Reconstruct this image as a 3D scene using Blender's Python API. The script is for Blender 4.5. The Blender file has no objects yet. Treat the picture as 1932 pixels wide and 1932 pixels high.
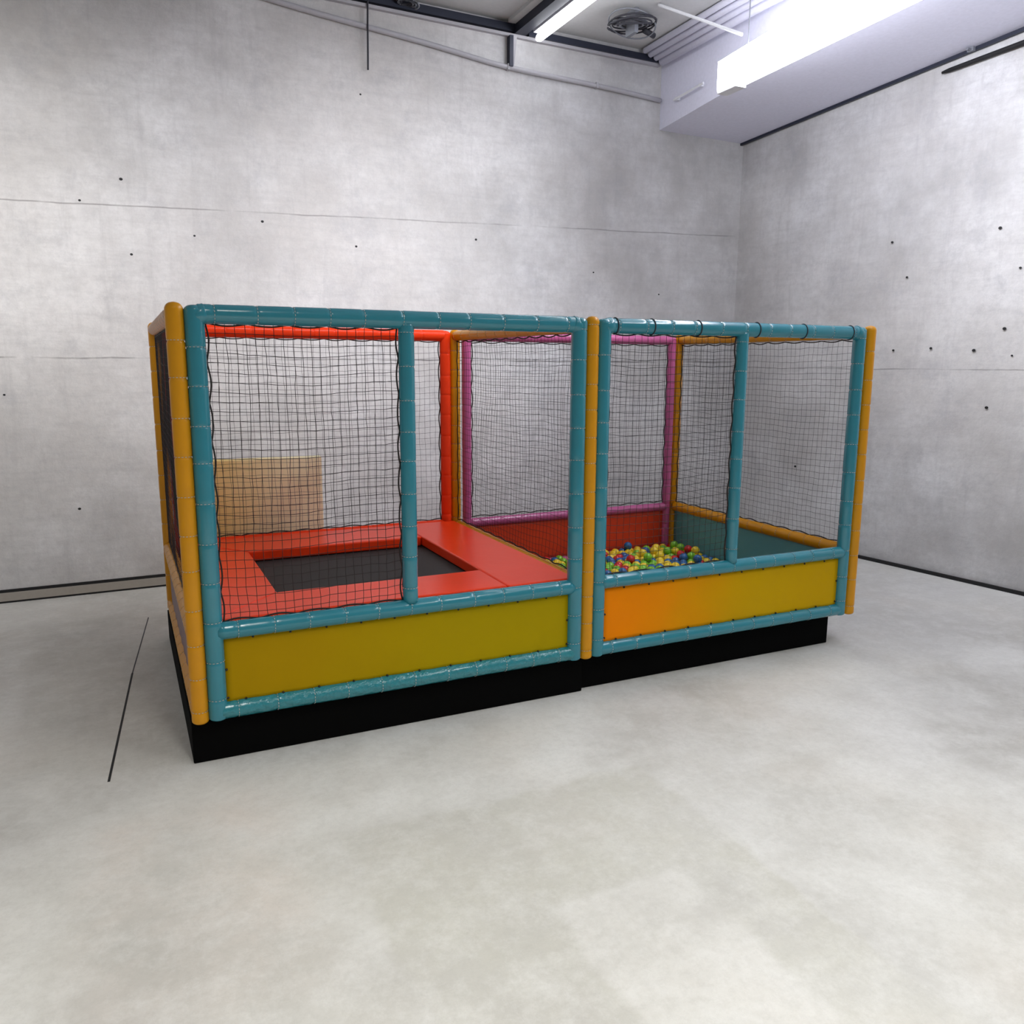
import bpy, math, random
from mathutils import Vector, Matrix, noise
random.seed(7)
C = bpy.context.scene.collection
scene = bpy.context.scene

# ------------------------------------------------------------------ camera
cam_data = bpy.data.cameras.new('camera')
cam_data.sensor_width = 36.0
cam_data.lens = 1548.48 * 36.0 / 1932.0
cam_data.clip_end = 100
cam = bpy.data.objects.new('camera', cam_data)
C.objects.link(cam)
RT = Vector((0.90316257, -0.42926775, 0.00515383))
UP = Vector((0.07131059, 0.16185152, 0.98423518))
FW = Vector((0.42333458, 0.88855685, -0.17678957))
m = Matrix((RT, UP, -FW)).transposed().to_4x4()
m.translation = Vector((-0.2632, -4.2457, 2.0387))
cam.matrix_world = m
scene.camera = cam

# ------------------------------------------------------------------ world and light
world = bpy.data.worlds.new('world')
scene.world = world
world.use_nodes = True
bg = world.node_tree.nodes['Background']
bg.inputs['Color'].default_value = (0.93, 0.96, 1.0, 1)
bg.inputs['Strength'].default_value = 0.24

def area(name, loc, sx, sy, power, color=(1, 1, 1), rot=(0, 0, 0), spread=180):
    l = bpy.data.lights.new(name, 'AREA')
    l.shape = 'RECTANGLE'; l.size = sx; l.size_y = sy
    l.energy = power; l.color = color; l.spread = math.radians(spread)
    o = bpy.data.objects.new(name, l); C.objects.link(o)
    o.location = loc; o.rotation_euler = rot
    return o
# rows of ceiling strip lamps in the part of the hall above and behind the camera
area('strip_lamp', (-2.4, -4.4, 4.9), 0.35, 4.0, 66, (1.0, 0.95, 0.87), spread=112)
area('strip_lamp', (0.6, -4.4, 4.9), 0.35, 4.0, 76, (1.0, 0.98, 0.93), spread=112)
area('strip_lamp', (3.4, -4.4, 4.9), 0.35, 4.0, 52, (1.0, 0.99, 0.98), spread=112)
# unseen fill lights, added to brighten the concrete of the upper walls
area('wall_fill_light', (-1.6, 0.3, 4.75), 3.0, 0.3, 31, (1.0, 0.985, 0.975), rot=(math.radians(60), 0, 0), spread=72)
area('wall_fill_light', (2.2, 0.3, 4.75), 3.0, 0.3, 35, (0.95, 0.955, 1.0), rot=(math.radians(60), 0, 0), spread=72)
area('wall_fill_light', (3.9, -0.9, 4.3), 0.3, 4.0, 23, (0.94, 0.95, 1.0), rot=(0, math.radians(-62), 0), spread=80)

scene.view_settings.view_transform = 'Standard'
scene.view_settings.look = 'None'
scene.view_settings.gamma = 1.0
scene.view_settings.exposure = 0.0

# ------------------------------------------------------------------ materials
def new_mat(name):
    mt = bpy.data.materials.new(name); mt.use_nodes = True
    nt = mt.node_tree
    return mt, nt, nt.nodes['Principled BSDF']

def vinyl(name, col, rough=0.27, var=0.06, coat=0.25, bump=0.12, scale=9.0, spec=0.5):
    mt, nt, b = new_mat(name)
    tc = nt.nodes.new('ShaderNodeTexCoord')
    n = nt.nodes.new('ShaderNodeTexNoise'); n.inputs['Scale'].default_value = scale; n.inputs['Detail'].default_value = 3
    nt.links.new(tc.outputs['Object'], n.inputs['Vector'])
    mx = nt.nodes.new('ShaderNodeMix'); mx.data_type = 'RGBA'
    mx.inputs[6].default_value = (*[c * (1 - var) for c in col], 1)
    mx.inputs[7].default_value = (*[min(1, c * (1 + var)) for c in col], 1)
    nt.links.new(n.outputs['Fac'], mx.inputs[0]); nt.links.new(mx.outputs[2], b.inputs['Base Color'])
    bp = nt.nodes.new('ShaderNodeBump'); bp.inputs['Strength'].default_value = bump; bp.inputs['Distance'].default_value = 0.02
    nt.links.new(n.outputs['Fac'], bp.inputs['Height']); nt.links.new(bp.outputs['Normal'], b.inputs['Normal'])
    b.inputs['Roughness'].default_value = rough
    b.inputs['Specular IOR Level'].default_value = spec
    b.inputs['Coat Weight'].default_value = coat; b.inputs['Coat Roughness'].default_value = 0.12
    return mt

def plain(name, col, rough=0.5, metal=0.0):
    mt, nt, b = new_mat(name)
    tc = nt.nodes.new('ShaderNodeTexCoord')
    n = nt.nodes.new('ShaderNodeTexNoise'); n.inputs['Scale'].default_value = 30
    nt.links.new(tc.outputs['Object'], n.inputs['Vector'])
    mx = nt.nodes.new('ShaderNodeMix'); mx.data_type = 'RGBA'
    mx.inputs[6].default_value = (*[c * 0.93 for c in col], 1)
    mx.inputs[7].default_value = (*[min(1, c * 1.07) for c in col], 1)
    nt.links.new(n.outputs['Fac'], mx.inputs[0]); nt.links.new(mx.outputs[2], b.inputs['Base Color'])
    b.inputs['Roughness'].default_value = rough; b.inputs['Metallic'].default_value = metal
    return mt

def glow(name, col, strength):
    mt, nt, b = new_mat(name)
    b.inputs['Base Color'].default_value = (0.9, 0.9, 0.9, 1)
    b.inputs['Emission Color'].default_value = (*col, 1)
    b.inputs['Emission Strength'].default_value = strength
    return mt

def mixcol(nt, fac, a, b):
    mx = nt.nodes.new('ShaderNodeMix'); mx.data_type = 'RGBA'
    for i, v in ((0, fac), (6, a), (7, b)):
        if isinstance(v, (tuple, list)): mx.inputs[i].default_value = (*v, 1)
        elif isinstance(v, (int, float)): mx.inputs[i].default_value = v
        else: nt.links.new(v, mx.inputs[i])
    return mx.outputs[2]

def math_n(nt, op, a, b=None, c=None):
    n = nt.nodes.new('ShaderNodeMath'); n.operation = op
    for i, v in enumerate((a, b, c)):
        if v is None: continue
        if isinstance(v, (int, float)): n.inputs[i].default_value = v
        else: nt.links.new(v, n.inputs[i])
    return n.outputs[0]

def noise_fac(nt, vec, scale, detail=6, rough=0.6, lo=0.35, hi=0.65, mapping=None):
    if mapping:
        mp = nt.nodes.new('ShaderNodeMapping'); mp.inputs['Scale'].default_value = mapping
        nt.links.new(vec, mp.inputs['Vector']); vec = mp.outputs[0]
    n = nt.nodes.new('ShaderNodeTexNoise')
    n.inputs['Scale'].default_value = scale; n.inputs['Detail'].default_value = detail; n.inputs['Roughness'].default_value = rough
    nt.links.new(vec, n.inputs['Vector'])
    r = nt.nodes.new('ShaderNodeMapRange')
    r.inputs['From Min'].default_value = lo; r.inputs['From Max'].default_value = hi
    nt.links.new(n.outputs['Fac'], r.inputs['Value'])
    return r.outputs[0]

def concrete_wall(name, lines):
    mt, nt, b = new_mat(name)
    tc = nt.nodes.new('ShaderNodeTexCoord'); P = tc.outputs['Object']
    sep = nt.nodes.new('ShaderNodeSeparateXYZ'); nt.links.new(P, sep.inputs[0])
    col = mixcol(nt, noise_fac(nt, P, 0.9, 8, 0.65), (0.44, 0.43, 0.425), (0.72, 0.72, 0.73))
    # warm and cool clouds
    col = mixcol(nt, math_n(nt, 'MULTIPLY', noise_fac(nt, P, 0.35, 3), 0.5), col, (0.63, 0.60, 0.57))
    # vertical run marks
    st = noise_fac(nt, P, 2.2, 6, 0.7, 0.54, 0.78, (5.0, 5.0, 0.45))
    col = mixcol(nt, math_n(nt, 'MULTIPLY', st, 0.30), col, (0.33, 0.32, 0.33))
    # horizontal trowel streaks
    st = noise_fac(nt, P, 3.0, 8, 0.75, 0.46, 0.70, (0.7, 0.7, 5.0))
    col = mixcol(nt, math_n(nt, 'MULTIPLY', st, 0.30), col, (0.38, 0.37, 0.37))
    # grain
    col = mixcol(nt, math_n(nt, 'MULTIPLY', noise_fac(nt, P, 14, 8, 0.8, 0.42, 0.72), 0.34), col, (0.36, 0.35, 0.36))
    # blotches
    col = mixcol(nt, math_n(nt, 'MULTIPLY', noise_fac(nt, P, 2.4, 7, 0.75, 0.53, 0.70), 0.42), col, (0.36, 0.36, 0.38))
    # formwork joints between the cast panels, broken up by noise
    wob = math_n(nt, 'MULTIPLY', noise_fac(nt, P, 1.5, 3), 0.012)
    br = noise_fac(nt, P, 1.3, 4, 0.6, 0.38, 0.56)
    for (z0, slope, wd, amt) in lines:
        zz = math_n(nt, 'ADD', sep.outputs[2], wob)
        zz = math_n(nt, 'SUBTRACT', zz, math_n(nt, 'MULTIPLY', sep.outputs[0], slope))
        d = math_n(nt, 'ABSOLUTE', math_n(nt, 'SUBTRACT', zz, z0))
        f = math_n(nt, 'LESS_THAN', d, wd)
        col = mixcol(nt, math_n(nt, 'MULTIPLY', math_n(nt, 'MULTIPLY', f, amt), br), col, (0.17, 0.16, 0.16))
    nt.links.new(col, b.inputs['Base Color'])
    b.inputs['Roughness'].default_value = 0.85
    bp = nt.nodes.new('ShaderNodeBump'); bp.inputs['Strength'].default_value = 0.25; bp.inputs['Distance'].default_value = 0.01
    nt.links.new(noise_fac(nt, P, 20, 8, 0.7, 0.3, 0.7), bp.inputs['Height']); nt.links.new(bp.outputs[0], b.inputs['Normal'])
    return mt

def concrete_floor(name):
    mt, nt, b = new_mat(name)
    tc = nt.nodes.new('ShaderNodeTexCoord'); P = tc.outputs['Object']
    col = mixcol(nt, noise_fac(nt, P, 0.8, 7, 0.62), (0.50, 0.49, 0.455), (0.76, 0.76, 0.73))
    col = mixcol(nt, math_n(nt, 'MULTIPLY', noise_fac(nt, P, 0.45, 3, 0.5, 0.45, 0.7), 0.35), col, (0.62, 0.60, 0.50))
    # rectangular worn and toned patches in the slab, ragged edges; one paints the cage's shadow
    wv = nt.nodes.new('ShaderNodeTexNoise'); wv.inputs['Scale'].default_value = 3.0; wv.inputs['Detail'].default_value = 5; nt.links.new(P, wv.inputs['Vector'])
    ad = nt.nodes.new('ShaderNodeVectorMath'); ad.operation = 'MULTIPLY_ADD'; ad.inputs[1].default_value = (0.16, 0.16, 0.0)
    nt.links.new(wv.outputs['Color'], ad.inputs[0]); nt.links.new(P, ad.inputs[2])
    sp = nt.nodes.new('ShaderNodeSeparateXYZ'); nt.links.new(ad.outputs[0], sp.inputs[0])
    def ramp(v, lo, hi):
        r = nt.nodes.new('ShaderNodeMapRange'); r.interpolation_type = 'SMOOTHSTEP'
        r.inputs['From Min'].default_value = lo; r.inputs['From Max'].default_value = hi
        nt.links.new(v, r.inputs['Value']); return r.outputs[0]
    def rect(x0, x1, y0, y1, e=0.03, e2=0.5):
        m1 = math_n(nt, 'MULTIPLY', ramp(sp.outputs[0], x0 - e, x0 + e), ramp(sp.outputs[0], x1 + e, x1 - e))
        return math_n(nt, 'MULTIPLY', m1, math_n(nt, 'MULTIPLY', ramp(sp.outputs[1], y0 - e2, y0 + e2), ramp(sp.outputs[1], y1 + e, y1 - e)))
    pat = noise_fac(nt, P, 1.6, 4, 0.6, 0.30, 0.62)
    for (r_, amt, c_) in ((rect(0.56, 2.11, -3.4, -0.88), 0.55, (0.50, 0.49, 0.41)), (rect(1.18, 1.75, -3.2, -1.69), 0.50, (0.80, 0.79, 0.76)),
                          (rect(2.5, 4.6, -1.6, -0.62, 0.12, 0.2), 0.18, (0.80, 0.80, 0.78)), (rect(-2.6, -0.5, -2.2, 0.5, 0.2, 0.3), 0.25, (0.80, 0.79, 0.74)),
                          (rect(0.1, 2.3, -0.85, -0.55, 0.06, 0.1), 0.5, (0.80, 0.80, 0.76)), (rect(4.4, 6.9, -0.4, 2.6, 0.15, 0.2), 0.45, (0.40, 0.39, 0.375)),  # second one: cage shadow painted as a dark patch on its right
                          (rect(-0.45, 0.35, -1.7, -0.35, 0.14, 0.2), 0.35, (0.66, 0.55, 0.47)), (rect(-3.5, -0.05, 0.6, 3.7, 0.2, 0.4), 0.3, (0.50, 0.45, 0.39))):  # second one: darker, warmer floor at the back left
        col = mixcol(nt, math_n(nt, 'MULTIPLY', math_n(nt, 'MULTIPLY', r_, pat), amt), col, c_)
    # brushed scratches and grain
    col = mixcol(nt, math_n(nt, 'MULTIPLY', noise_fac(nt, P, 5, 8, 0.8, 0.45, 0.70), 0.45), col, (0.82, 0.82, 0.79))
    col = mixcol(nt, math_n(nt, 'MULTIPLY', noise_fac(nt, P, 22, 8, 0.85, 0.45, 0.72), 0.30), col, (0.38, 0.37, 0.33))
    # faint pink stain
    col = mixcol(nt, math_n(nt, 'MULTIPLY', noise_fac(nt, P, 0.9, 2, 0.5, 0.56, 0.72), 0.10), col, (0.66, 0.54, 0.46))
    nt.links.new(col, b.inputs['Base Color'])
    b.inputs['Roughness'].default_value = 0.62
    b.inputs['Specular IOR Level'].default_value = 0.35
    bp = nt.nodes.new('ShaderNodeBump'); bp.inputs['Strength'].default_value = 0.08; bp.inputs['Distance'].default_value = 0.01
    nt.links.new(noise_fac(nt, P, 9, 8, 0.7, 0.3, 0.7), bp.inputs['Height']); nt.links.new(bp.outputs[0], b.inputs['Normal'])
    return mt

def gradient_vinyl(name, c0, c1, axis_len, rough=0.42):
    mt, nt, b = new_mat(name)
    tc = nt.nodes.new('ShaderNodeTexCoord'); sep = nt.nodes.new('ShaderNodeSeparateXYZ')
    nt.links.new(tc.outputs['Object'], sep.inputs[0])
    f = math_n(nt, 'DIVIDE', sep.outputs[0], axis_len)
    f = math_n(nt, 'ADD', f, math_n(nt, 'MULTIPLY', noise_fac(nt, tc.outputs['Object'], 1.4, 2), 0.15))
    mr = nt.nodes.new('ShaderNodeMapRange'); mr.interpolation_type = 'SMOOTHSTEP'
    nt.links.new(f, mr.inputs['Value'])
    nt.links.new(mixcol(nt, mr.outputs[0], c0, c1), b.inputs['Base Color'])
    b.inputs['Roughness'].default_value = rough; b.inputs['Specular IOR Level'].default_value = 0.08
    bp = nt.nodes.new('ShaderNodeBump'); bp.inputs['Strength'].default_value = 0.10; bp.inputs['Distance'].default_value = 0.03
    nt.links.new(noise_fac(nt, tc.outputs['Object'], 3.5, 2), bp.inputs['Height']); nt.links.new(bp.outputs[0], b.inputs['Normal'])
    return mt

M = {}
M['wall_back'] = concrete_wall('concrete_back', [(2.083, 0.0, 0.007, 0.85), (3.36, 0.033, 0.006, 0.55)])
M['wall_right'] = concrete_wall('concrete_right', [(2.02, 0.0, 0.006, 0.6)])
M['floor'] = concrete_floor('concrete_floor')
M['ceiling'] = plain('ceiling_paint', (0.55, 0.55, 0.55), 0.9)
M['bulkhead'] = plain('bulkhead_paint', (0.70, 0.70, 0.82), 0.8)
M['black'] = plain('black_gap', (0.006, 0.006, 0.007), 0.7)
M['navy'] = plain('dark_steel', (0.022, 0.026, 0.045), 0.5, 0.3)
M['skirt'] = plain('skirting_concrete', (0.36, 0.33, 0.29), 0.85)
M['greypipe'] = plain('grey_pipe', (0.42, 0.41, 0.44), 0.5)
M['cable'] = plain('cable_rubber', (0.03, 0.03, 0.04), 0.6)
M['greycable'] = plain('grey_cable', (0.20, 0.21, 0.24), 0.6)
M['teal'] = vinyl('teal_vinyl', (0.022, 0.235, 0.305), 0.22, 0.06, 0.5)
M['crinkle'] = vinyl('crinkled_teal_vinyl', (0.016, 0.235, 0.28), 0.16, 0.06, 0.7, 0.9, 26)
M['yellow'] = vinyl('yellow_vinyl', (0.70, 0.30, 0.001), 0.34, 0.06, 0.04, spec=0.35)
M['peach'] = vinyl('washed_highlight_vinyl', (0.62, 0.33, 0.17), 0.5, 0.06, 0.0)  # washed highlight of the yellow tube, put into the colour
M['red'] = vinyl('red_vinyl', (0.96, 0.052, 0.008), 0.30, 0.05, 0.0, 0.10, 5, 0.22)
M['redpanel'] = vinyl('dark_red_vinyl', (0.72, 0.050, 0.010), 0.5, 0.05, 0.1, 0.1, 3)
M['pink'] = vinyl('pink_vinyl', (0.55, 0.11, 0.29))
M['tealpanel'] = vinyl('teal_panel_vinyl', (0.12, 0.40, 0.46), 0.5, 0.05, 0.0, 0.1, 3)
M['mauve'] = vinyl('mauve_panel_vinyl', (0.26, 0.17, 0.18), 0.5, 0.05, 0.0)
M['olive'] = gradient_vinyl('mustard_panel', (0.45, 0.265, 0.0), (0.44, 0.32, 0.0), 2.0)
M['orange'] = gradient_vinyl('orange_mustard_panel', (1.0, 0.26, 0.0), (0.62, 0.37, 0.0), 1.55)
M['yellowpanel'] = vinyl('yellow_panel', (0.5, 0.24, 0.005), 0.45)
M['stitch'] = plain('pale_thread', (0.52, 0.55, 0.52), 0.8)
M['net'] = plain('black_net_cord', (0.016, 0.011, 0.010), 0.7)
M['mat'] = plain('jump_mat_weave', (0.022, 0.019, 0.018), 0.75)
M['steel'] = plain('zinc_steel', (0.4, 0.4, 0.42), 0.35, 1.0)
M['screw'] = plain('dark_screw', (0.04, 0.035, 0.03), 0.4, 0.6)
M['plinth'] = plain('black_plinth_shadow', (0.0018, 0.0018, 0.0018), 0.9); M['plinth'].node_tree.nodes['Principled BSDF'].inputs['Specular IOR Level'].default_value = 0.08
M['platebase'] = plain('black_pit_base', (0.03, 0.03, 0.035), 0.8)
M['paper'] = gradient_vinyl('pale_yellow_foam', (0.86, 0.60, 0.16), (0.97, 0.88, 0.60), 1.0, 0.8)
M['tube'] = glow('lit_tube', (0.97, 0.98, 1.0), 9.0)
M['fixture'] = glow('lit_diffuser', (0.90, 0.92, 1.0), 17.0)
M['endcap'] = plain('white_lamp_cap', (0.75, 0.76, 0.8), 0.4)
for nm, c in (('y', (0.90, 0.66, 0.03)), ('g', (0.22, 0.58, 0.03)), ('b', (0.02, 0.13, 0.36)), ('r', (0.65, 0.015, 0.015))):
    M['ball_' + nm] = vinyl('ball_plastic_' + nm, c, 0.25, 0.05, 0.2, 0.02)

# ------------------------------------------------------------------ mesh helpers
class MB:
    def __init__(s): s.v = []; s.f = []; s.m = []; s.mats = []
    def mi(s, mat):
        if mat not in s.mats: s.mats.append(mat)
        return s.mats.index(mat)
    def box(s, a, b, mat, M4=None):
        x0, y0, z0 = a; x1, y1, z1 = b; n = len(s.v)
        vs = [Vector(p) for p in ((x0,y0,z0),(x1,y0,z0),(x1,y1,z0),(x0,y1,z0),(x0,y0,z1),(x1,y0,z1),(x1,y1,z1),(x0,y1,z1))]
        if M4: vs = [M4 @ p for p in vs]
        s.v += vs
        for q in ((0,3,2,1),(4,5,6,7),(0,1,5,4),(1,2,6,5),(2,3,7,6),(3,0,4,7)):
            s.f.append([n + i for i in q]); s.m.append(s.mi(mat))
    def poly(s, pts, mat):
        n = len(s.v); s.v += [Vector(p) for p in pts]; s.f.append(list(range(n, n + len(pts)))); s.m.append(s.mi(mat))
    def prism(s, low, high, mat):
        n = len(s.v); k = len(low); s.v += [Vector(p) for p in low] + [Vector(p) for p in high]; i0 = s.mi(mat)
        s.f.append([n + i for i in reversed(range(k))]); s.f.append([n + k + i for i in range(k)]); s.m += [i0, i0]
        for i in range(k):
            j = (i + 1) % k; s.f.append([n + i, n + j, n + k + j, n + k + i]); s.m.append(i0)
    def sweep(s, path, rad, seg, mat, caps=True):
        """round section swept along path; rad a number or list"""
        N = len(path); path = [Vector(p) for p in path]; n = len(s.v); i0 = s.mi(mat)
        t0 = (path[1] - path[0]).normalized()
        ref = Vector((0, 0, 1)) if abs(t0.z) < 0.9 else Vector((1, 0, 0))
        u = t0.cross(ref).normalized()
        for k in range(N):
            t = (path[min(k + 1, N - 1)] - path[max(k - 1, 0)]).normalized()
            u = (u - t * u.dot(t)).normalized(); w = t.cross(u)
            r = rad[k] if isinstance(rad, (list, tuple)) else rad
            for i in range(seg):
                a = 2 * math.pi * i / seg
                s.v.append(path[k] + (u * math.cos(a) + w * math.sin(a)) * r)
        for k in range(N - 1):
            for i in range(seg):
                j = (i + 1) % seg
                s.f.append([n + k*seg + i, n + k*seg + j, n + (k+1)*seg + j, n + (k+1)*seg + i]); s.m.append(i0)
        if caps:
            s.f.append([n + i for i in reversed(range(seg))]); s.f.append([n + (N-1)*seg + i for i in range(seg)]); s.m += [i0, i0]
    def build(s, name, parent=None, smooth=False, origin=None, bevel=0):
        me = bpy.data.meshes.new(name)
        o0 = Vector(origin) if origin is not None else Vector((0, 0, 0))
        me.from_pydata([tuple(p - o0) for p in s.v], [], s.f)
        for mt in s.mats: me.materials.append(M[mt])
        for p, i in zip(me.polygons, s.m): p.material_index = i; p.use_smooth = smooth
        me.validate(); me.update()
        o = bpy.data.objects.new(name, me); C.objects.link(o)
        o.location = o0
        if bevel:
            bv = o.modifiers.new('bevel', 'BEVEL'); bv.width = bevel; bv.segments = 3; bv.limit_method = 'ANGLE'
        if parent is not None: attach(o, parent)
        return o

def wpos(o):
    p = Vector(o.location)
    while o.parent is not None: o = o.parent; p += Vector(o.location)
    return p
def attach(o, parent):
    o.location = Vector(o.location) - wpos(parent)
    o.parent = parent

def thing(name, label, cat, loc=(0, 0, 0), group=None):
    o = bpy.data.objects.new(name, None); C.objects.link(o); o.location = loc
    o.empty_display_size = 0.1
    o['label'] = label; o['category'] = cat
    if group: o['group'] = group
    return o
def tag(o, label, cat, group=None):
    o['label'] = label; o['category'] = cat
    if group: o['group'] = group
    return o
def struct(o): o['kind'] = 'structure'; return o
BALLS = """r3620,1987,309;r3679,2038,309;y3782,2054,309;b3622,1879,309;b3602,1804,309;y3442,1714,309;y3495,1771,309;g3414,1559,309;g3489,1538,309;r3350,1515,309;r3757,1912,309;r3587,1660,309;r3719,1673,353;r3565,1519,309;b3955,2077,369;b3817,1862,309;y4085,2109,309;y4040,2045,309;y3966,1910,309;b4090,1985,309;y3815,1744,309;y3916,1776,367;g3972,1727,309;g3898,1589,309;g3857,1611,372;g3688,1547,309;y3765,1534,309;y3574,1441,309;g3664,1414,309;g3747,1401,309;g3826,1390,309;b3874,1452,309;y4186,1989,309;y4265,1977,309;g4332,2045,309;y4069,1815,366;y4135,1882,373;y4057,1709,347;g4203,1799,356;r4406,2021,309;g4399,1965,363;y4283,1785,349;g4385,1845,364;r4248,1657,349;y4093,1643,325;y3920,1514,309;y3999,1512,309;b4076,1503,309;b4153,1490,309;y3905,1380,309;y3985,1372,309;y4062,1362,309;y4412,1796,309;b4383,1690,309;b4193,1542,352;r4397,1743,365;g4270,1533,359;g4316,1494,309;b4239,1402,364;b4222,1348,309;r4140,1355,309;y4406,1651,373;y4383,1611,309;y4383,1533,309;y4383,1455,309;g4314,1345,309;b3159,2041,309;y3138,1882,309;y3072,2007,309;g3006,1964,309;y3024,2075,309;g3104,1810,309;y3067,1915,309;y3136,1962,309;r3100,2092,309;y3202,1823,309;g3218,1906,309;g3214,1984,309;g3225,2084,309;b3335,1438,309;r3267,1586,309;y3419,1459,309;g3344,1595,309;g3335,1727,309;y3388,1784,309;b3497,1459,309;g3451,1628,309;y3381,1664,309;y3458,1841,309;y3610,1358,309;y3531,1376,309;r3537,1599,309;g3511,1678,309;b3564,1735,309;g3536,1845,309;b3556,1920,309;r3541,1997,309;g3696,1343,309;y3637,1488,309;y3616,1578,309;g3663,1641,309;y3642,1716,309;b3678,1785,309;y3681,1937,309;y3585,2062,309;y3647,2109,309;g3777,1329,309;g3716,1473,309;y3735,1609,309;b3783,1671,309;y3738,1734,309;b3759,1810,309;r3698,1861,309;y3740,1988,309;y3726,2109,309;r3857,1318,309;b3796,1462,309;g3812,1597,309;g3860,1658,309;y3894,1729,309;y3867,1802,309;b3827,1947,309;y3854,2020,309;y3838,2109,309;y3938,1309,309;y3952,1443,309;g3843,1525,309;b3939,1656,309;y3943,1821,309;g3893,1881,309;y3904,1959,309;y3931,2032,309;b3916,2109,309;y3988,1226,309;r4016,1299,309;y4030,1440,309;y3976,1587,309;y4017,1654,309;y4034,1774,309;b4016,1850,309;b4043,1923,309;g3992,1983,309;y3994,2109,309;y4095,1291,309;b4107,1427,309;b4053,1578,309;b4125,1713,309;y4122,1791,309;y4093,1864,309;b4141,1926,309;b4136,2049,309;g4186,2109,309;r4175,1286,309;y4186,1419,309;b4145,1588,309;r4181,1658,309;g4200,1736,309;y4170,1852,309;y4218,1914,309;y4236,2049,309;g4267,1283,309;r4291,1420,309;g4231,1484,309;r4240,1591,309;g4276,1718,309;y4248,1842,309;y4296,1905,309;b4287,2109,309;g4385,1290,309;y4389,1368,309;g4316,1572,309;b4315,1650,309;b4344,1757,309;g4329,1834,309;y4382,1900,309;g4343,1968,309;y4376,2109,309;y4451,1416,309;b4451,1494,309;b4451,1572,309;y4451,1650,309;r4451,1729,309;y4451,1864,309;y4451,1942,309;r4451,2086,309"""
# ------------------------------------------------------------------ room shell
KX, KY = 6.634, 3.940                       # room corner behind the ball pit
U = Vector((0.99973, 0.02304, 0)); UN = Vector((-0.02304, 0.99973, 0))      # along / out of the back wall
W = Vector((0.10542, -0.99443, 0)); WN = Vector((0.99443, 0.10542, 0))      # along / out of the right wall
K = Vector((KX, KY, 0))
HC = 5.42
Z = Vector((0, 0, 1))

def holes(mb, pts, n):
    for p in pts:
        c = Vector(p); t = Z.cross(n).normalized()
        r = random.uniform(0.010, 0.017)
        lo = [c + (t * math.cos(a) + Z * math.sin(a) * 0.8) * r + n * 0.001 for a in [i * math.pi / 5 for i in range(10)]]
        hi = [q - n * 0.004 for q in lo]
        mb.prism(lo, hi, 'black')
mb = MB()
a = K - U * 12.5; b = K + U * 0.3
mb.prism([a, b, b + UN * 0.25, a + UN * 0.25], [a + Z * 5.7, b + Z * 5.7, b + UN * 0.25 + Z * 5.7, a + UN * 0.25 + Z * 5.7], 'wall_back')
holes(mb, [(-0.073,3.785,2.954),(-0.437,3.777,3.364),(-0.112,3.784,3.563),(0.447,3.797,3.144),(1.038,3.811,3.311),(1.909,3.831,3.15),(1.989,3.833,4.524),(3.172,3.86,3.301),(-1.115,3.761,1.77),(-0.639,3.772,0.776),(4.6,3.893,3.05),(5.5,3.914,2.85)], -UN)
struct(mb.build('wall_back'))
mb = MB()
a = K + UN * 0.25; b = K + W * 11
mb.prism([a, b, b + WN * 0.25, a + WN * 0.25], [a + Z * 5.7, b + Z * 5.7, b + WN * 0.25 + Z * 5.7, a + WN * 0.25 + Z * 5.7], 'wall_right')
holes(mb, [(6.854,1.867,3.266),(6.965,0.812,3.264),(6.826,2.132,1.991),(6.988,0.6,2.901),(6.748,2.867,0.897),(6.979,0.68,2.38),(6.908,1.357,2.216),(6.866,1.754,2.201),(6.952,0.936,2.191),(6.989,0.589,2.141),(6.97,0.764,1.67),(6.874,1.673,2.91)], -WN)
struct(mb.build('wall_right'))
mb = MB(); mb.box((-7, -8, -0.2), (9, 4.5, 0), 'floor')
# saw-cut joints: thin dark strips set in the slab
def cut(mb, p, q, w, mat='black'):
    p = Vector((*p, 0)); q = Vector((*q, 0)); n = Z.cross((q - p).normalized()) * w / 2
    mb.prism([p - n - Z * 0.01, q - n - Z * 0.01, q + n - Z * 0.01, p + n - Z * 0.01], [p - n + Z * 0.0012, q - n + Z * 0.0012, q + n + Z * 0.0012, p + n + Z * 0.0012], mat)
cut(mb, (-0.441, -0.004), (-0.309, 1.531), 0.012); cut(mb, (-0.309, 1.531), (-0.169, 2.813), 0.008, 'cable')
struct(mb.build('floor'))

# ceiling: a high flat bay on the left, a lower bulkhead along the right wall whose underside rises towards the viewer
mb = MB(); mb.box((-7, -8, HC), (5.40, 4.3, HC + 0.12), 'ceiling')
struct(mb.build('ceiling'))
mb = MB()
def bz(y): return 4.63 + 0.085 * (3.94 - y)
low = [(5.43, 4.2, bz(4.2)), (5.43, -7, bz(-7)), (8.4, -7, bz(-7)), (8.4, 4.2, bz(4.2))]
mb.prism(low, [(x, y, 5.75) for x, y, z in low], 'bulkhead')
struct(mb.build('trim_1'))

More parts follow.
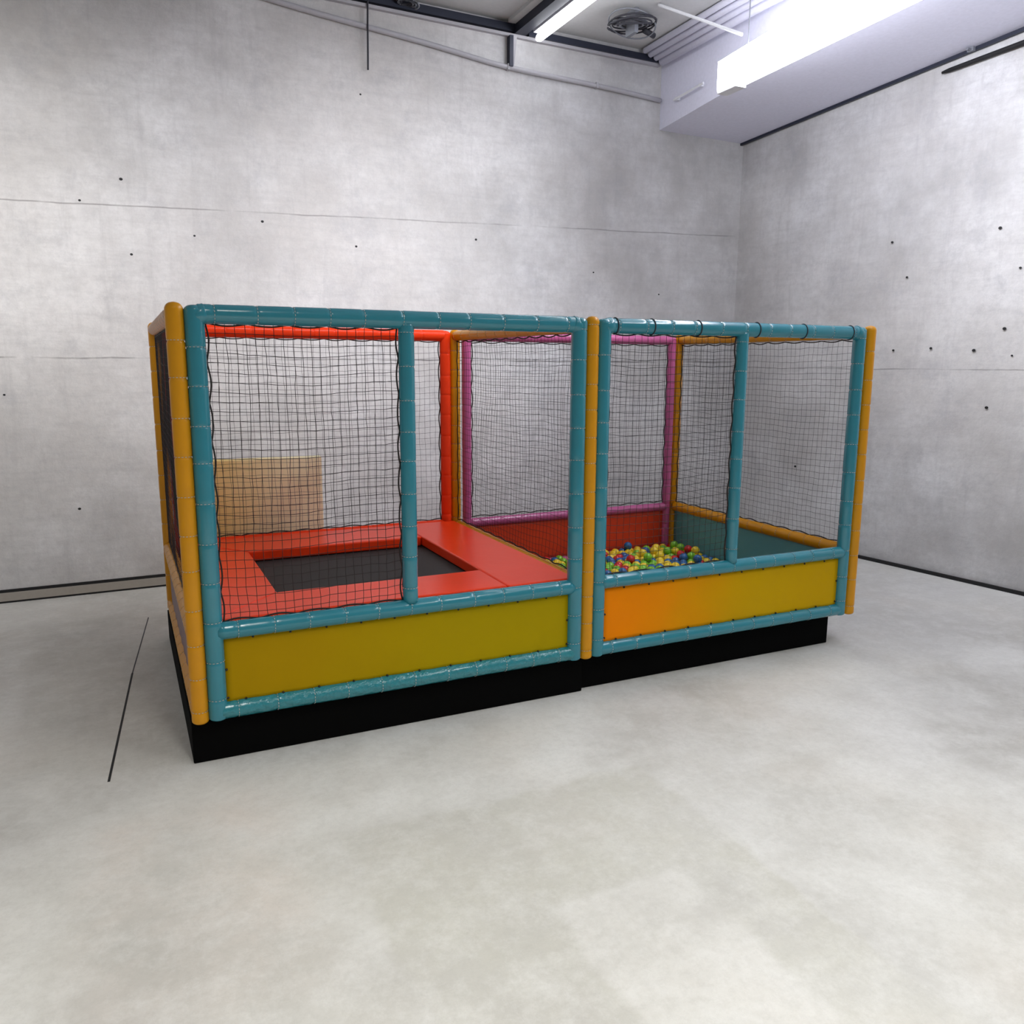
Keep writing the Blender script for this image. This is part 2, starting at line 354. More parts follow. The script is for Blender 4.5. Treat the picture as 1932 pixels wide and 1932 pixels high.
# skirting with a black gap above and below it
mb = MB()
def wallbox(mb, s0, s1, z0, z1, d, mat, off=0.0):
    a = K - U * s0 - UN * off; b = K - U * s1 - UN * off
    mb.prism([a + Z * z0, b + Z * z0, b - UN * d + Z * z0, a - UN * d + Z * z0], [a + Z * z1, b + Z * z1, b - UN * d + Z * z1, a - UN * d + Z * z1], mat)
wallbox(mb, 12, 0.05, 0.018, 0.092, 0.012, 'skirt')
wallbox(mb, 12, 0.05, 0.001, 0.018, 0.006, 'black')
wallbox(mb, 12, 0.05, 0.092, 0.118, 0.008, 'black')
struct(mb.build('baseboard_back'))
mb = MB()
a = K + W * 0.05; b = K + W * 9
mb.prism([a, b, b - WN * 0.02, a - WN * 0.02], [p + Z * 0.035 for p in (a, b, b - WN * 0.02, a - WN * 0.02)], 'black')
struct(mb.build('baseboard_right'))
# dark seam where the bulkhead meets the right wall
mb = MB()
p0 = K + Z * bz(KY); p1 = K + W * 9; p1.z = bz(p1.y)
n = -WN * 0.03
mb.prism([p0 - Z * 0.025, p1 - Z * 0.045, p1 - Z * 0.045 + n, p0 - Z * 0.025 + n], [p0 + Z * 0.02, p1 + Z * 0.02, p1 + Z * 0.02 + n, p0 + Z * 0.02 + n], 'navy')
struct(mb.build('trim_2'))
# dark steel angle around the high bay, with a lighter flange under it
mb = MB()
wallbox(mb, 12, 2.90, 5.315, 5.385, 0.06, 'navy')
wallbox(mb, 12, 1.26, 5.272, 5.300, 0.045, 'greypipe')
wallbox(mb, 2.90, 1.26, 5.300, 5.360, 0.07, 'navy')
struct(mb.build('trim_3'))
# cross beam of the bay
mb = MB()
mb.box((3.58, -3, 5.30), (3.70, 3.87, 5.40), 'navy'); mb.box((3.50, -3, 5.385), (3.58, 3.80, 5.42), 'ceiling')
struct(mb.build('trim_4'))

# grey pipe along the top of the back wall
pp = [(-4.5, 3.68, 5.62)] ; pp = []
for k in range(41):
    x = -3.0 + (5.41 + 3.0) * k / 40
    z = 4.935 + (5.40 - x) * 0.030 + max(0, 3.4 - x) * 0.055 + 0.006 * math.sin(x * 3)
    base = K - U * ((KX - x) / U.x)
    pp.append((x, base.y - 0.026, z))
mb = MB(); mb.sweep(pp, 0.024, 12, 'greypipe')
o = mb.build('ceiling_pipe', smooth=True)
tag(o, 'long thin grey pipe running along the top of the back wall', 'pipe')
for x in (0.6, 3.54, 4.6):
    k = min(range(41), key=lambda i: abs(pp[i][0] - x)); q = Vector(pp[k])
    mb = MB(); mb.box(q + Vector((-0.012, -0.028, -0.028)), q + Vector((0.012, 0.022, 0.028)), 'greypipe'); mb.build('pipe_clip', o)

def cable(name, pts, r, mat, label, cat, parent=None):
    # smooth through the points
    P = [Vector(p) for p in pts]; out = []
    for i in range(len(P) - 1):
        a = P[max(i-1, 0)]; b = P[i]; c = P[i+1]; d = P[min(i+2, len(P)-1)]
        for k in range(8):
            t = k / 8
            out.append(0.5 * ((2*b) + (c-a)*t + (2*a-5*b+4*c-d)*t*t + (3*b-a-3*c+d)*t*t*t))
    out.append(P[-1])
    mb = MB(); mb.sweep(out, r, 8, mat)
    o = mb.build(name, parent, smooth=True)
    if label: tag(o, label, cat)
    return o
cable('hanging_cable', [(2.065, 3.78, 5.33), (2.06, 3.783, 5.1), (2.058, 3.785, 4.9), (2.056, 3.79, 4.735)], 0.009, 'cable', 'short black cable hanging straight down the back wall over the grey pipe', 'cable')
# hanger strap between the bay corner and the pipe
t = thing('hanger_bracket', 'dark bracket between the ceiling beam corner and the grey pipe', 'bracket', (3.54, 3.84, 5.0))
mb = MB(); mb.box((3.52, 3.80, 4.99), (3.56, 3.868, 5.275), 'navy'); mb.build('strap', t)
mb = MB(); mb.prism([(3.56, 3.80, 5.28), (3.56, 3.865, 5.28), (3.56, 3.865, 5.02)], [(3.60, 3.80, 5.28), (3.60, 3.865, 5.28), (3.60, 3.865, 5.02)], 'greypipe'); mb.build('gusset', t)

# linear lamp under the cross beam
t = thing('tube_light', 'single white fluorescent tube beside the dark ceiling beam', 'light', (3.80, 1.5, 5.25))
mb = MB(); mb.sweep([(3.80, 3.74, 5.26), (3.80, 3.70, 5.26), (3.80, 1.5, 5.26), (3.80, -0.7, 5.26)], [0.024, 0.038, 0.038, 0.038], 16, 'tube'); mb.build('tube', t, smooth=True)
mb = MB(); mb.box((3.74, -0.75, 5.305), (3.86, 3.72, 5.345), 'endcap')
for y in (3.2, 1.0, -0.5): mb.box((3.79, y, 5.34), (3.81, y + 0.03, 5.419), 'endcap')
mb.build('batten', t)

# big luminous pendant by the bulkhead
t = thing('linear_light', 'large glaring white linear light hanging beside the bulkhead', 'light', (4.78, 0.0, 4.6))
def fz(y, top): return (4.432 + 0.027 * (2.04 - y)) if not top else (4.672 + 0.071 * (2.04 - y))
y0, y1 = 2.04, -2.4
mb = MB()
mb.prism([(4.72, y0, fz(y0,0)), (4.72, y1, fz(y1,0)), (4.85, y1, fz(y1,0)), (4.85, y0, fz(y0,0))],
         [(4.72, y0, fz(y0,1)), (4.72, y1, fz(y1,1)), (4.85, y1, fz(y1,1)), (4.85, y0, fz(y0,1))], 'fixture')
mb.build('diffuser', t)
mb = MB(); mb.box((4.73, 1.80, 4.410), (4.84, 2.05, 4.430), 'endcap'); mb.build('end_bracket', t)
for y in (1.75, -0.4):
    mb = MB(); mb.sweep([(4.80, y, fz(y,1)), (4.80, y, 5.42)], 0.005, 8, 'greycable'); mb.build('hanger_wire', t)
# conduit feeding it
cable('conduit', [(4.638, 2.86, 5.408), (4.686, 2.507, 5.214), (4.736, 2.133, 5.007), (4.78, 1.812, 4.83)], 0.014, 'endcap', 'thin pale conduit slanting down to the big linear light', 'conduit')
t = thing('duct_run', 'bundle of parallel grey conduits running along the ceiling bay edge', 'conduit', (5.25, 3.85, 5.3))
for i, (x, z, r) in enumerate([(5.13, 5.375, 0.030), (5.20, 5.35, 0.034), (5.275, 5.33, 0.036), (5.355, 5.30, 0.045)]):
    mb = MB(); mb.sweep([(x, 3.80, z), (x, 2.5, z + 0.01), (x + 0.02, 0, z), (x, -3, z)], r, 14, 'bulkhead'); mb.build('conduit_pipe', t, smooth=True)
mb = MB(); mb.sweep([(5.385, 3.60, 4.86), (5.385, 3.1, 4.89)], 0.012, 10, 'endcap')
mb.box((5.38, 3.55, 4.85), (5.43, 3.58, 4.88), 'endcap'); mb.box((5.38, 3.15, 4.875), (5.43, 3.18, 4.90), 'endcap')
tag(mb.build('handle_rail', smooth=False), 'short bright white rail on the bulkhead side, below the big light', 'rail')

# coils of cable tucked up in the bay
def coil(name, cx, cy, cz, r, label, seed):
    rnd = random.Random(seed); t = thing(name, label, 'cable', (cx, cy, cz))
    for k in range(11):
        pts = []; r0 = r * rnd.uniform(0.45, 1.05); a0 = rnd.uniform(0, 6.28); tx = rnd.uniform(-0.5, 0.5); ty = rnd.uniform(-0.5, 0.5)
        for i in range(25):
            a = a0 + i / 24 * 5.9
            pts.append((cx + r0 * math.cos(a) * 1.25, cy + r0 * math.sin(a), cz + r0 * (tx * math.cos(a) + ty * math.sin(a)) * 0.6))
        mb = MB(); mb.sweep(pts, rnd.uniform(0.006, 0.011), 6, 'greycable' if k % 2 else 'cable'); mb.build('loop', t, smooth=True)
    return t
t = coil('cable_coil', 4.50, 3.10, 5.30, 0.19, 'tangled coil of dark cables hung in the ceiling bay beside the tube light', 3)
mb = MB(); mb.box((4.48, 3.02, 5.20), (4.52, 3.18, 5.42), 'greycable'); mb.build('hook', t)
mb = MB(); mb.sweep([(4.66, 3.13, 5.28), (4.80, 3.16, 5.26)], 0.027, 12, 'cable'); mb.build('plug', t, smooth=True)
t = coil('junction_box', 2.42, 3.74, 5.36, 0.10, 'wire loops around a steel bracket at the dark angle, top of the back wall', 9)
mb = MB(); mb.sweep([(2.92, 3.30, 5.40), (2.92, 3.30, 5.36)], 0.07, 16, 'cable')
tag(mb.build('ceiling_sensor', smooth=False), 'small round dark fitting on the ceiling panel left of the beam', 'fitting')

# black slot rail on the right wall, and a small bracket on the seam
mb = MB()
a = Vector((6.894, 1.484, 4.731)); b = Vector((6.969, 0.774, 4.772)); c = a + (b - a) * 4.0
pts = [a, a + (b - a) * 0.1, b, c]
mb.sweep([p - WN * 0.02 for p in pts], [0.012, 0.020, 0.024, 0.026], 8, 'black')
tag(mb.build('wall_rail', smooth=True), 'black rail high on the right wall under the ceiling seam', 'rail')
mb = MB(); q = K + W * 2.75; q.z = bz(q.y) - 0.03
mb.box(q + Vector((-0.06, -0.03, -0.005)), q + Vector((-0.03, 0.03, 0.03)), 'greycable'); mb.box(q + Vector((-0.10, -0.012, 0.0)), q + Vector((-0.05, 0.012, 0.018)), 'greycable')
tag(mb.build('wall_bracket'), 'tiny grey bracket on the dark seam of the right wall', 'bracket')

# ------------------------------------------------------------------ platforms, blackened to stand in for the shadow under the cage
ZB = 0.22
mb = MB(); mb.box((-0.045, 0.012, 0.001), (2.262, 2.20, ZB), 'plinth')
tag(mb.build('platform', origin=(1.1, 1.1, 0), bevel=0.006), 'black platform doubling as the shadow under the trampoline half of the play cage', 'platform')
mb = MB(); mb.box((2.272, 0.05, 0.001), (4.40, 2.20, ZB), 'plinth')
tag(mb.build('platform', origin=(3.3, 1.1, 0), bevel=0.006), 'black platform doubling as the shadow under the ball pit half of the play cage', 'platform')

# ------------------------------------------------------------------ play cage
XL, XLc, XLr, XM = 0.0873, 1.1337, 2.1872, 2.274
XRl, XRc, XRr, XR = 2.3545, 3.3995, 4.4403, 4.537
D, H = 2.194, 2.10
RY, RTL = 0.042, 0.047
ZM = 0.478
cage = thing('play_cage', 'padded blue, yellow and red soft play cage with black nets, on the black platforms', 'soft play cage', (2.27, 0, ZB))

def ptube(name, p0, p1, r, mat, seam=0.19, cap0=0.0, cap1=0.0, pinch=0.07, stitches=True, phase=0.5, parent=None, thread='stitch', label=None):
    """padded tube: foam sleeve wrapped in vinyl, pinched where the wraps are sewn"""
    p0 = Vector(p0) + Z * ZB; p1 = Vector(p1) + Z * ZB
    L = (p1 - p0).length; t = (p1 - p0) / L
    ref = Z if abs(t.z) < 0.9 else Vector((0, 1, 0))
    u = t.cross(ref).normalized(); w = t.cross(u)
    seams = []; s = seam * phase
    while s < L - 0.03:
        seams.append(s); s += seam * random.uniform(0.9, 1.1)
    marks = set([0.0, L])
    for s in seams:
        for d in (-0.016, -0.008, -0.003, 0.0, 0.003, 0.008, 0.016):
            if 0 < s + d < L: marks.add(s + d)
    k = 0.0
    while k < L: marks.add(k); k += 0.035
    for c, e in ((cap0, 0), (cap1, 1)):
        if c:
            for f in (0.0, 0.12, 0.3, 0.55, 0.8, 1.0): marks.add(c * f if e == 0 else L - c * f)
    ms = sorted(marks); ms2 = [ms[0]]
    for q in ms[1:]:
        if q - ms2[-1] > 0.0012: ms2.append(q)
    ms2[-1] = L
    path = []; rad = []
    sd = random.uniform(0, 50)
    for q in ms2:
        rr = r * (1 + 0.018 * noise.noise(Vector((q * 6, sd, 0))))
        dm = min([abs(q - s) for s in seams], default=1)
        rr *= 1 - pinch * math.exp(-(dm / 0.007) ** 2)
        if cap0 and q < cap0: rr *= math.sqrt(max(0.0, 1 - (1 - q / cap0) ** 2)) * 0.9 + 0.1
        if cap1 and L - q < cap1: rr *= math.sqrt(max(0.0, 1 - (1 - (L - q) / cap1) ** 2)) * 0.9 + 0.1
        path.append(p0 + t * q); rad.append(rr)
    mb = MB(); mb.sweep(path, rad, 22, mat)
    nf = len(mb.f)
    if stitches:
        rs = r * (1 - pinch) + 0.0022; nd = 16
        for s in seams:
            c = p0 + t * (s + 0.004); jt = random.uniform(-0.1, 0.1)
            for i in range(nd):
                a = 2 * math.pi * (i + 0.5) / nd + jt; da = math.pi / nd * 0.55
                dr = [u * math.cos(a + q) + w * math.sin(a + q) for q in (-da, da)]
                h = 0.0013
                lo = [c + dr[0]*(rs) - t*h, c + dr[1]*(rs) - t*h, c + dr[1]*(rs) + t*h, c + dr[0]*(rs) + t*h]
                hi = [p + (u * math.cos(a) + w * math.sin(a)) * 0.0012 for p in lo]
                mb.prism(lo, hi, thread)
    o = mb.build(name, parent or cage, smooth=True, origin=(p0 + p1) / 2)
    for p in o.data.polygons[nf:]: p.use_smooth = False
    if label: o['label'] = label
    return o

def post(x, y, mat='yellow', r=RY, label=None, seam=0.19):
    return ptube('corner_post', (x, y, 0.0), (x, y, H), r, mat, seam, 0.02, 0.035, label=label, thread='stitch', pinch=0.09, phase=0.35)
YL = 'yellow padded corner post'
post(0, 0, label=YL); post(XM, 0, label=YL, seam=0.165); post(XR, 0, label=YL)
post(0, D, label=YL); post(XM, D, label=YL, seam=0.165); post(XR, D, label=YL)

def net_mesh(org, du, dv, lu, lv, nrm, cell=0.0465, r=0.0011, slack=0.012, seed=0, wob=0.0035):
    """knotless square netting as real cord"""
    rnd = random.Random(seed)
    nu = max(2, round(lu / cell)); nv = max(2, round(lv / cell))
    org = Vector(org) + Z * ZB; du = Vector(du); dv = Vector(dv); nrm = Vector(nrm)
    def pt(i, j):
        a, b = i / nu, j / nv
        x = a * lu; y = b * lv
        q = Vector((x * 1.9, y * 1.9, seed * 7.3))
        edge = min(a, 1 - a, b, 1 - b) * 12; k = min(1, edge + 0.12)
        x += noise.noise(q * 1.3) * 0.016 * k + noise.noise(q * 7 + Vector((3, 1, 0))) * wob * 1.6
        y += noise.noise(q * 1.3 + Vector((9, 9, 0))) * 0.016 * k - 0.014 * math.sin(math.pi * a) * k + noise.noise(q * 7 + Vector((0, 5, 2))) * wob * 1.6
        if i in (0, nu): x = min(max(x, 0), lu)
        if j in (0, nv): y = min(max(y, 0), lv)
        n = noise.noise(q * 0.9 + Vector((0, 0, 4))) * slack * min(1, edge)
        return org + du * x + dv * y + nrm * n
    G = [[pt(i, j) for j in range(nv + 1)] for i in range(nu + 1)]
    mb = MB()
    for i in range(nu + 1): mb.sweep([G[i][j] for j in range(nv + 1)], r, 4, 'net', False)
    for j in range(nv + 1): mb.sweep([G[i][j] for i in range(nu + 1)], r, 4, 'net', False)
    # gathered border cord, scalloped between its ties
    bd = MB()
    def side(a, b, inw):
        L = (b - a).length; n = max(8, int(L / 0.02)); P = []
        for k in range(n + 1):
            s = k / n * L
            off = 0.010 + 0.012 * abs(math.sin(math.pi * s / 0.19)) + 0.004 * noise.noise(Vector((s * 9, seed, 0)))
            P.append(a + (b - a) * (k / n) + inw * (off - 0.008))
        bd.sweep(P, 0.0045, 6, 'net')
    A = org; B = org + du * lu; Cc = B + dv * lv; Dd = org + dv * lv
    side(A, B, dv); side(B, Cc, -du); side(Cc, Dd, -dv); side(Dd, A, du)
    return mb, bd
def net(name, *a, label=None, **k):
    mb, bd = net_mesh(*a, **k)
    o = mb.build(name, cage, origin=Vector(a[0]) + Z * ZB)
    if label: o['label'] = label
    bd.build('border_cord', o, smooth=True, origin=Vector(a[0]) + Z * ZB)
    return o

def panel(name, a, b, z0, z1, thick, mat, label, screws=True, seed=1, sz=0.19):
    """infill sheet between a and b (x, y), gently puckered, with screw heads along its edges"""
    a = Vector((*a, 0)); b = Vector((*b, 0)); L = (b - a).length; t = (b - a) / L; n = t.cross(Z)
    org = Vector((a.x, a.y, z0 + ZB))
    mb = MB(); nx, nz = 48, 12; base = len(mb.v); i0 = mb.mi(mat)
    for side in (1, -1):
        for i in range(nx + 1):
            for j in range(nz + 1):
                s = i / nx * L; z = (z1 - z0) * j / nz
                e = min(i, nx - i, 4) / 4 * min(j, nz - j, 2) / 2
                pk = 0.006 * e * noise.noise(Vector((s * 2.2, z * 4, seed * 3.1))) + 0.0025 * math.cos(2 * math.pi * s / sz) * math.exp(-min(z, z1 - z0 - z) / 0.05)
                # diagonal tension fold at the far lower corner
                dd = (s - (L - 0.17)) * 0.75 - (z - 0.12) * 0.65
                pk += 0.006 * math.exp(-(dd / 0.012) ** 2) * math.exp(-((s - L + 0.12) / 0.12) ** 2) * e
                mb.v.append(org + t * s + Z * z + n * (side * thick / 2 + pk))
    S = (nx + 1) * (nz + 1)
    idx = lambda k, i, j: base + k * S + i * (nz + 1) + j
    for i in range(nx):
        for j in range(nz):
            mb.f.append([idx(0,i,j), idx(0,i,j+1), idx(0,i+1,j+1), idx(0,i+1,j)][::-1]); mb.m.append(i0)
            mb.f.append([idx(1,i,j), idx(1,i,j+1), idx(1,i+1,j+1), idx(1,i+1,j)]); mb.m.append(i0)
    for i in range(nx):
        mb.f.append([idx(0,i,0), idx(1,i,0), idx(1,i+1,0), idx(0,i+1,0)]); mb.f.append([idx(0,i,nz), idx(0,i+1,nz), idx(1,i+1,nz), idx(1,i,nz)]); mb.m += [i0, i0]
    for j in range(nz):
        mb.f.append([idx(0,0,j), idx(0,0,j+1), idx(1,0,j+1), idx(1,0,j)]); mb.f.append([idx(0,nx,j), idx(1,nx,j), idx(1,nx,j+1), idx(0,nx,j+1)]); mb.m += [i0, i0]
    o = mb.build(name, cage, smooth=True, origin=org)
    if label: o['label'] = label
    if screws:
        pts = []
        s = 0.10
        while s < L - 0.04:
            pts += [(s, 0.012), (s + 0.05, z1 - z0 - 0.010)]; s += sz
        pts += [(0.012, (z1 - z0) * 0.52), (L - 0.012, (z1 - z0) * 0.52), (0.012, 0.03), (L - 0.012, 0.03)]
        m0 = None
        for (s, z) in pts:
            c = org + t * s + Z * z + n * (thick / 2 + 0.003)
            if m0 is None:
                sb = MB(); sb.sweep([Vector((0,0,0)) - n * 0.006, Vector((0,0,0)) + n * 0.001, n * 0.004, n * 0.0055], [0.0062, 0.0062, 0.005, 0.002], 10, 'screw')
                q = sb.build('screw', smooth=True); m0 = q
            else:
                q = m0.copy(); C.objects.link(q); q.parent = None
            q.location = c; attach(q, o)
    return o

TOP = H - 0.052
def frame(prefix, a, b, mat, r, mid=True, side_in=0.0, bottom=True, seam=0.19, lab='', top_mat=None, zm=ZM, thread='stitch', up=True, bot_mat=None):
    """a rectangular panel frame of padded tubes between (x,y) points a and b: rails and uprights"""
    a3 = Vector((*a, 0)); b3 = Vector((*b, 0)); t = (b3 - a3).normalized()
    if up:
        ptube('upright', a3 + Z * 0.004, a3 + Z * (TOP + r * 0.9), r, mat, seam, 0.02, 0.03, label=lab, phase=0.6, thread=thread)
        ptube('upright', b3 + Z * 0.004, b3 + Z * (TOP + r * 0.9), r, mat, seam, 0.02, 0.03, label=lab, phase=0.6, thread=thread)
    ptube('top_rail', a3 + Z * TOP, b3 + Z * TOP, r, top_mat or mat, seam, 0.02, 0.02, label=lab, phase=0.45, thread=thread)
    if mid: ptube('middle_rail', a3 + Z * zm + t * r * 0.4, b3 + Z * zm - t * r * 0.4, r * 0.97, mat, seam, label=lab, phase=0.5, thread=thread)
    if bottom: ptube('bottom_rail', a3 + Z * (r + 0.006), b3 + Z * (r + 0.006), r * 0.97, bot_mat or mat, seam, 0.02, 0.02, label=lab, phase=0.5, thread=thread)

BL = 'teal blue padded tube'
# front, trampoline half
frame('front', (XL, 0), (XLr, 0), 'teal', RTL, lab=BL, thread='stitch', bot_mat='crinkle')
ptube('centre_upright', (XLc, 0, ZM + 0.03), (XLc, 0, TOP - 0.02), 0.043, 'teal', 0.165, label=BL)
panel('infill_panel', (XL + 0.04, 0), (XLr - 0.04, 0), 0.088, ZM - 0.038, 0.012, 'olive', 'dull mustard yellow infill panel below the trampoline', seed=1)
# front, ball pit half
frame('front', (XRl, 0), (XRr, 0), 'teal', RTL * 0.96, lab=BL, zm=ZM + 0.006)
ptube('centre_upright', (XRc, 0, ZM + 0.03), (XRc, 0, TOP - 0.02), 0.041, 'teal', 0.19, label=BL)
panel('infill_panel', (XRl + 0.04, 0), (XRr - 0.04, 0), 0.088, ZM - 0.034, 0.012, 'orange', 'orange to yellow infill panel of the ball pit', seed=2)
# mitred wraps over the four upper corners of the front frames
for x, sx in ((XL, 1), (XLr, -1), (XRl, 1), (XRr, -1)):
    c = Vector((x, 0, TOP))
    ptube('corner_wrap', c + Vector((-0.012 * sx, 0, -0.012)), c + Vector((0.055 * sx, 0, 0.004)), RTL * 1.03, 'teal', 0.5, 0.02, 0.006, stitches=False, pinch=0, label=BL)

# black ties around the top tube of the ball pit half
for x in (2.429, 2.690, 3.040, 3.509, 3.911, 4.340):
    mb = MB(); tilt = random.uniform(-0.12, 0.12); pts = []
    for i in range(25):
        a = 2 * math.pi * i / 24
        pts.append((x + 0.05 * tilt * math.cos(a), RTL * 1.01 * math.cos(a), ZB + TOP + RTL * 1.01 * math.sin(a)))
    mb.sweep(pts, 0.0038, 6, 'cable', False); mb.build('tie_band', cage, smooth=True, origin=(x, 0, ZB + TOP))['label'] = 'black tie band'

NL = 'black square net'
zn0, zn1 = ZM + 0.040, TOP - 0.040
net('net', (XL + 0.045, 0.008, zn0), (1,0,0), (0,0,1), XLc - XL - 0.085, zn1 - zn0, (0,1,0), r=0.0015, seed=1, label=NL)
net('net', (XRl + 0.042, 0.008, zn0), (1,0,0), (0,0,1), XRc - XRl - 0.08, zn1 - zn0, (0,1,0), r=0.0014, seed=2, label=NL)

# left side
LY = 'yellow padded tube'
ptube('top_rail', (0, 0.04, TOP), (0, D - 0.03, TOP), RY, 'peach', 0.19, label='yellow padded top tube with its washed highlight painted in tan')
ptube('middle_rail', (0, 0.03, ZM), (0, D - 0.03, ZM), RY, 'yellow', 0.165, label=LY)
ptube('bottom_rail', (0, 0.03, 0.05), (0, D - 0.03, 0.05), RY, 'yellow', 0.19, label=LY)
panel('infill_panel', (-0.005, 0.04), (-0.005, D - 0.04), 0.085, ZM - 0.034, 0.012, 'mauve', 'greyish mauve side infill panel', screws=False, seed=3)
net('net', (0, 0.045, zn0), (0,1,0), (0,0,1), D - 0.09, zn1 - zn0, (1,0,0), seed=3, label=NL)

# divider between the two halves
ptube('top_rail', (XM, 0.04, TOP), (XM, D - 0.03, TOP), 0.040, 'yellow', 0.165, label=LY)
ptube('middle_rail', (XM, 0.05, ZM - 0.004), (XM, D - 0.05, ZM - 0.004), 0.040, 'yellow', 0.165, label=LY)
ptube('bottom_rail', (XM, 0.05, 0.05), (XM, D - 0.05, 0.05), 0.040, 'yellow', 0.165, label=LY)
panel('infill_panel', (XM, 0.04), (XM, D - 0.04), 0.085, ZM - 0.034, 0.012, 'yellowpanel', 'yellow infill panel between trampoline and pit', screws=False, seed=4)
net('net', (XM, 0.045, zn0), (0,1,0), (0,0,1), D - 0.09, zn1 - zn0, (1,0,0), seed=4, label=NL, slack=0.03)

# right side
ptube('top_rail', (XR, 0.04, TOP), (XR, D - 0.03, TOP), 0.038, 'yellow', 0.165, label=LY)
ptube('middle_rail', (XR, 0.03, ZM), (XR, D - 0.03, ZM), 0.044, 'yellow', 0.165, label=LY)
ptube('bottom_rail', (XR, 0.03, 0.05), (XR, D - 0.03, 0.05), 0.040, 'yellow', 0.165, label=LY)
panel('infill_panel', (XR, 0.04), (XR, D - 0.04), 0.085, ZM - 0.034, 0.012, 'tealpanel', 'dark teal side infill panel of the ball pit', screws=False, seed=5)
net('net', (XR, 0.045, zn0), (0,1,0), (0,0,1), D - 0.09, zn1 - zn0, (1,0,0), seed=5, label=NL)

# back, trampoline half: red
RL = 'red padded tube'
frame('back', (XL, D), (XLr, D), 'red', 0.045, lab=RL, thread='red', seam=0.165)
panel('infill_panel', (XL + 0.04, D), (XLr - 0.04, D), 0.088, ZM - 0.038, 0.012, 'redpanel', 'dark red infill panel behind the trampoline', screws=False, seed=6)
net('net', (XL + 0.045, D, zn0), (1,0,0), (0,0,1), XLr - XL - 0.09, zn1 - zn0, (0,1,0), seed=6, label=NL)
# back, ball pit half: pink
XPl, XPr = 2.376, 4.455
PL = 'pink padded tube'
frame('back', (XPl, D), (XPr, D), 'pink', 0.040, lab=PL, thread='pink', seam=0.19, zm=ZM - 0.005)
panel('infill_panel', (XPl + 0.04, D), (XPr - 0.04, D), 0.088, ZM - 0.038, 0.012, 'redpanel', 'dark red infill panel behind the ball pit', screws=False, seed=7)
net('net', (XPl + 0.04, D, zn0), (1,0,0), (0,0,1), XPr - XPl - 0.08, zn1 - zn0, (0,1,0), seed=7, label=NL)
# padded base of the ball pit
mb = MB(); mb.box((XRl - 0.02, 0.055, ZB + 0.001), (XR - 0.055, D - 0.055, ZB + 0.05), 'platebase'); mb.build('pit_base', cage, bevel=0.008)

# ------------------------------------------------------------------ trampoline
tr = thing('trampoline', 'rectangular trampoline with glossy red pads and black jumping mat, inside the cage', 'trampoline', (1.13, 1.1, ZB))
zt = ZB + 0.517; zbm = ZB + 0.445
ox0, ox1, oy0, oy1 = 0.072, 2.231, 0.062, 2.132
ix0, ix1, iy0, iy1 = 0.489, 1.762, 0.485, 1.615
def pad(pts, label):
    """padded board: plan outline, rounded top edge, slight crown"""
    mb = MB()
    lo = [(x, y, zbm) for x, y in pts]; hi = [(x, y, zt) for x, y in pts]
    mb.prism(lo, hi, 'red')
    o = mb.build('safety_pad', tr, bevel=0.011, origin=(sum(p[0] for p in pts)/4, sum(p[1] for p in pts)/4, zbm))
    o['label'] = label
    return o
g = 0.002
pad([(ox0, oy0 + g), (ix0 - g, iy0), (ix0 - g, iy1), (ox0, oy1 - g)], 'red safety pad')
pad([(ox0 + g, oy0), (ix1 - g, oy0), (ix1 - g, iy0), (ix0, iy0)], 'red safety pad')
pad([(ix0, iy1), (ix1 - g, iy1), (ix1 - g, oy1), (ox0 + g, oy1)], 'red safety pad')
pad([(ix1 + g, oy0 - 0.005), (ox1, oy0 - 0.005), (ox1, oy1), (ix1 + g, oy1)], 'red safety pad')
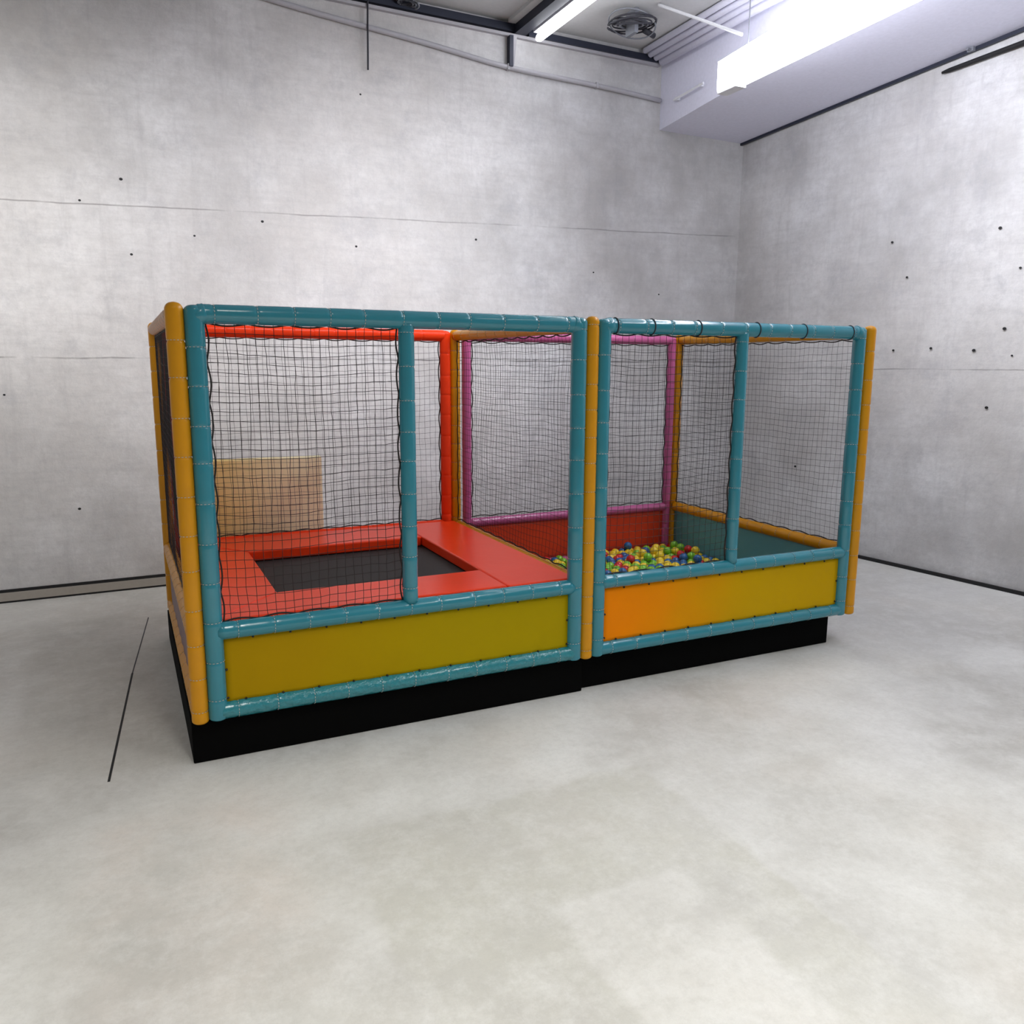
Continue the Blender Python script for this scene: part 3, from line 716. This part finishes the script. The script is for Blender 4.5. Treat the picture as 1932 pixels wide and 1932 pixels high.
mb = MB(); mb.box((0.42, 0.42, ZB + 0.432), (1.83, 1.68, ZB + 0.440), 'mat'); mb.build('jump_mat', tr)['label'] = 'black woven jumping mat'
mb = MB()
for (x0_, y0_, x1_, y1_) in ((0.10, 0.10, 2.19, 0.10), (0.10, 2.09, 2.19, 2.09), (0.10, 0.10, 0.10, 2.09), (2.19, 0.10, 2.19, 2.09)):
    mb.sweep([(x0_, y0_, ZB + 0.424), (x1_, y1_, ZB + 0.424)], 0.020, 12, 'steel')
mb.build('steel_frame', tr, smooth=True)
for x in (0.10, 2.19):
    for y in (0.10, 2.09):
        mb = MB(); mb.sweep([(x, y, ZB + 0.001), (x, y, ZB + 0.42)], 0.019, 12, 'steel'); mb.build('leg', tr, smooth=True)

# ------------------------------------------------------------------ folded foam mat behind the trampoline half
t = thing('gym_mat', 'pale yellow foam mat standing upright behind the trampoline net', 'foam mat', (0.65, 2.42, 0))
for z0, z1 in ((0.001, 0.655), (0.657, 1.305)):
    mb = MB(); mb.box((0.16, 2.37, z0), (1.185, 2.45, z1), 'paper'); mb.build('mat_panel', t, bevel=0.012, origin=(0.16, 2.4, z0))

# ------------------------------------------------------------------ balls
def ball_mesh(mat):
    mb = MB(); r = 0.039; n = 14
    path = []; rad = []
    for k in range(n + 1):
        a = math.pi * k / n; path.append((0, 0, -r * math.cos(a))); rad.append(max(0.0004, r * math.sin(a)))
    # moulding seam around the equator
    rad[n // 2] *= 1.012
    mb.sweep(path, rad, 20, mat)
    o = mb.build('play_ball', smooth=True); return o
WORDS = {'y': 'yellow', 'g': 'green', 'b': 'blue', 'r': 'red'}
first = {}
for s in BALLS.split(';'):
    c = s[0]; x, y, z = [float(q) / 1000 for q in s[1:].split(',')]
    if c not in first:
        o = ball_mesh('ball_' + c); first[c] = o
    else:
        o = first[c].copy(); C.objects.link(o)
    o.location = (x, y, z); o.rotation_euler = (random.uniform(0, 3), random.uniform(0, 3), 0)
    w = WORDS[c]
    tag(o, w + ' plastic ball lying in the ball pit, at the back of the cage', 'ball', w + ' plastic balls in the ball pit')
